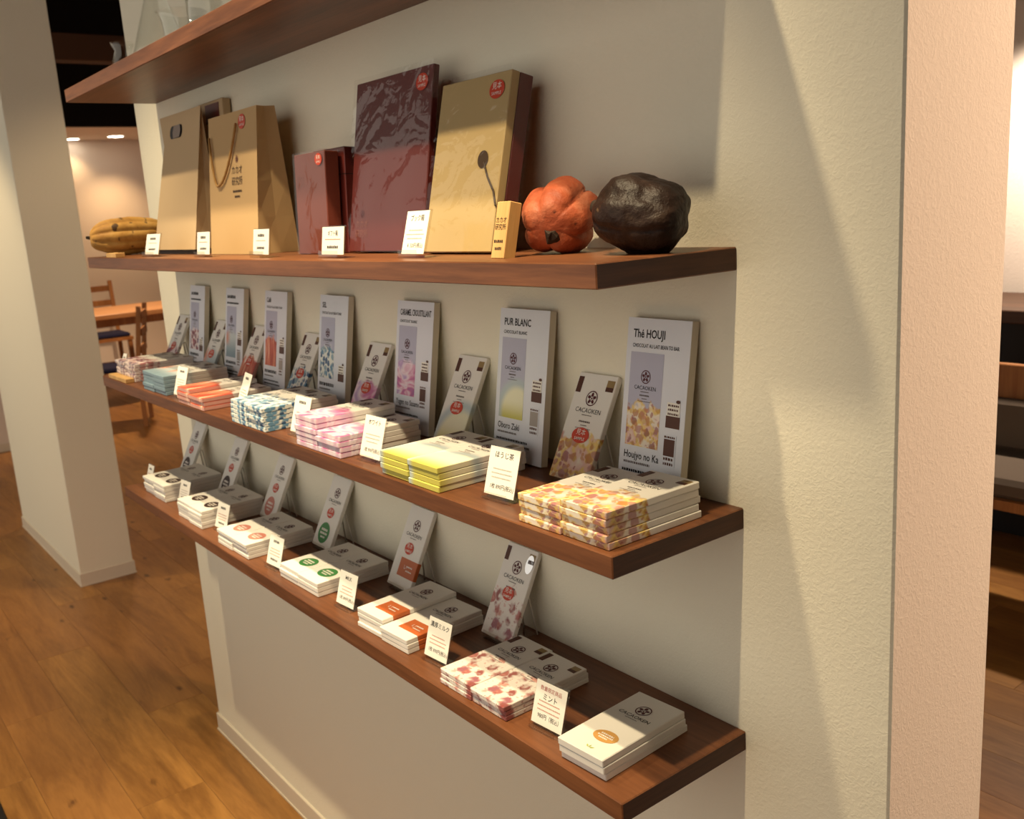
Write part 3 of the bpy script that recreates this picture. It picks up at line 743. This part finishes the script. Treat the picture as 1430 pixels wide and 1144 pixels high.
def wrapped(label, xl, xr, yb, ht, lean, layers, cat='box', cell=.004, name='gift_box', grp='flat wrapped boxes leaning on the wall'):
    t = thing(name, label, cat, ((xl+xr)/2, yb, Z2+.004), (R(-lean), 0, 0), grp)
    w2 = (xr-xl)/2; y = 0
    for nm, th, mt in layers:
        mesh_obj(nm, box(-w2, w2, y+.0004, y+th, 0, ht, bev=.0012), mt, t); y += th
    # crinkled cellophane sleeve, a little larger than the box
    bm = bmesh.new(); nx, nz = 14, 18; g = []
    for j in range(nz+1):
        r = []
        for i in range(nx+1):
            px = -w2-cell+(2*w2+2*cell)*i/nx; pz = -.001+(ht+.008)*j/nz
            d = noise.noise(Vector((px*11, pz*11, ht*9)))*.0016
            r.append(bm.verts.new((px, -.0035+d, pz)))
        g.append(r)
    for j in range(nz):
        for i in range(nx): bm.faces.new((g[j][i], g[j][i+1], g[j+1][i+1], g[j+1][i]))
    rs = [[bm.verts.new((w2+cell+noise.noise(Vector((k*3.1, j*.8, 2)))*.003, -.003+(y+.004)*k/4, -.001+(ht+.008)*j/nz)) for k in range(5)] for j in range(nz+1)]
    for j in range(nz):
        for k in range(4): bm.faces.new((rs[j][k], rs[j][k+1], rs[j+1][k+1], rs[j+1][k]))
    mesh_obj('cellophane', bm, M_cello, t, True)
    o = mesh_obj('sample_sticker', disc(.019, .0145), M_redoval, t); o.matrix_local = Matrix.Translation((w2-.032, -.0008, ht-.026)) @ Matrix.Rotation(R(90), 4, 'X'); o['label'] = 'red oval sample sticker'
    text('見本', .012, M_inkwhite, o, 0, .0045, .0004); text('SAMPLE', .0072, M_inkwhite, o, 0, -.0065, .0004)
    return t
t = wrapped('large flat maroon box in crinkled cellophane leaning on the wall', -.846, -.584, -.108, .312, 9.5, [('box_body', .013, M_maroon)])
o = emblem(t, 0, 0, 0, .02, plain('blind_emblem', (.22, .07, .05))); o.matrix_local = Matrix.Translation((-.085, -.0008, .070)) @ Matrix.Rotation(R(90), 4, 'X') @ Matrix.Scale(.007, 4)
for ch, zz in (('カカオ', .050), ('研究所', .032)): text(ch, .016, plain('blind_emblem', (.22, .07, .05)), t, -.085, -.0006, zz, rot=(R(90), 0, 0))
t = wrapped('flat gold folder box with dark round clasp in cellophane', -.548, -.362, -.130, .274, 13.5, [('gold_cover', .016, M_gold), ('maroon_back', .026, M_maroon)])
bm = disc(.0135, .0135, 0); o = mesh_obj('clasp', bm, M_clasp, t); o.matrix_local = Matrix.Translation((.046, -.0008, .143)) @ Matrix.Rotation(R(90), 4, 'X'); o['label'] = 'dark round clasp'
bm = tube(bmesh.new(), [(.050, -.001, .138), (.064, -.0012, .115), (.084, -.0012, .092), (.093, -.001, .070)], .0016, 6); mesh_obj('clasp_cord', bm, M_clasp, t)

# ------------------------------------------------------------------ glassware on the highest shelf
def glass(name, label, x, y, prof, sc_=1.0):
    # walls with thickness: outer profile then inner one back down
    inner = [(max(r-.0022, .0004), z+(.003 if i == 0 else 0)) for i, (r, z) in enumerate(prof)][::-1]
    bm = lathe(bmesh.new(), [(.0004, prof[0][1])]+prof+inner+[(.0004, prof[0][1]+.003)], 28)
    o = mesh_obj(name, bm, M_glass, None, True); o.location = (x, y, Z1+.0345); o.scale = (sc_,)*3
    return tag(o, label, 'glassware', 'laboratory glassware')
glass('glass_jar', 'small waisted glass jar at the cafe end of the highest shelf', -1.93, -.14, [(.030, 0), (.032, .006), (.030, .05), (.022, .075), (.030, .09), (.031, .095)])
glass('conical_flask', 'tall clear conical flask on the highest shelf', -1.69, -.12, [(.075, 0), (.078, .008), (.060, .06), (.030, .15), (.022, .19), (.022, .27), (.026, .275)])
glass('glass_beaker', 'small flared glass beaker between two tall flasks', -1.475, -.14, [(.042, 0), (.045, .005), (.046, .06), (.054, .085), (.057, .088)])
glass('glass_bottle', 'tall straight clear glass bottle next to the beaker', -1.305, -.125, [(.062, 0), (.064, .006), (.064, .14), (.03, .2), (.024, .22), (.024, .27), (.028, .275)])
glass('measuring_cylinder', 'slim clear glass measuring cylinder on the highest shelf', -1.13, -.13, [(.045, 0), (.045, .008), (.026, .012), (.025, .28), (.03, .285)])

# ------------------------------------------------------------------ cafe furniture beyond the wall
def chair(label, x, y, rz, k=1.0, cushion=M_navy):
    t = thing('dining_chair', label, 'chair', (x, y, FZ), (0, 0, R(rz)), 'cafe dining chairs')
    t.scale = (k, k, k)
    for sx in (-1, 1):
        bm = bmesh.new(); tube(bm, [(sx*.19, .20, 0), (sx*.19, .20, .46), (sx*.19, .27, .98)], .024, 4); mesh_obj('rear_post', bm, M_fur, t)
        mesh_obj('leg', box(sx*.19-.02, sx*.19+.02, -.22, -.18, 0, .45), M_fur, t)
    for z in (.60, .74, .88):
        mesh_obj('back_rail', box(-.18, .18, .215+(z-.46)*.134-.008, .215+(z-.46)*.134+.012, z, z+.055), M_fur, t)
    mesh_obj('seat', box(-.22, .22, -.23, .21, .43, .46), M_fur, t)
    mesh_obj('cushion', box(-.20, .20, -.21, .18, .46, .50, bev=.012), cushion, t)
    mesh_obj('stretcher', box(-.18, .18, -.21, -.19, .2, .24), M_fur, t)
    return t
chair('oak ladder-back chair in front of the cafe table', -8.35, 1.40, -24, 1.12)
chair('oak ladder-back chair behind the cafe table', -10.95, 2.00, 88, 1.22)
t = thing('dining_table', 'oak cafe table with pale top beyond the shelf wall', 'table', (-9.75, 1.98, FZ))
mesh_obj('table_top', box(-.55, .55, -.75, .9, .91, .96, bev=.004), M_tabletop, t)
mesh_obj('apron', box(-.48, .48, -.68, .82, .83, .93), M_fur, t)
for sx, sy in ((-.48, -.66), (.48, -.66), (-.48, .8), (.48, .8)): mesh_obj('leg', box(sx-.04, sx+.04, sy-.04, sy+.04, 0, .93), M_fur, t)
# dark stand whose edge enters the frame by the floor corner
t = thing('display_stand', 'black floor display stand at the edge of the oak floor', 'stand', (-2.3, -.845, FZ), (0, 0, 0))
mesh_obj('plinth', box(-.45, .45, -.35, .135, 0, .03, bev=.004), M_black, t)
mesh_obj('panel', box(-.45, .45, -.35, -.30, .03, .5, bev=.004), M_black, t)

# counter and seating seen past the pillar
t = thing('sideboard', 'dark brown sideboard against the lit back wall', 'sideboard', (-1.3, 3.75, FZ))
mesh_obj('counter_top', box(-1.2, 1.2, -.30, .40, 1.10, 1.16, bev=.004), M_furdark, t)
mesh_obj('carcass', box(-1.15, 1.15, -.05, .38, 0, 1.10), M_black, t)
for z in (.30, .62): mesh_obj('shelf_board', box(-1.15, 1.15, -.26, -.05, z, z+.03), M_furdark, t)
for x in (-1.15, -.4, .4, 1.12): mesh_obj('upright', box(x, x+.03, -.26, -.05, 0, 1.10), M_furdark, t)
t = thing('bench', 'brown wooden bench with grey cushion before the sideboard', 'bench', (-.95, 2.85, FZ))
mesh_obj('seat_board', box(-.6, .6, -.25, .25, .50, .54), M_fur, t)
mesh_obj('cushion', box(-.58, .58, -.24, .22, .54, .62, bev=.02), M_grey, t)
mesh_obj('back_rail', box(-.6, .6, .24, .28, .82, .98, bev=.004), M_fur, t)
mesh_obj('back_cushion', box(-.58, .58, .17, .24, .62, .84, bev=.02), M_grey, t)
for sx in (-.56, .56):
    for sy in (-.22, .24): mesh_obj('leg', box(sx-.025, sx+.025, sy-.025, sy+.025, 0, .50 if sy < 0 else .98), M_furdark, t)
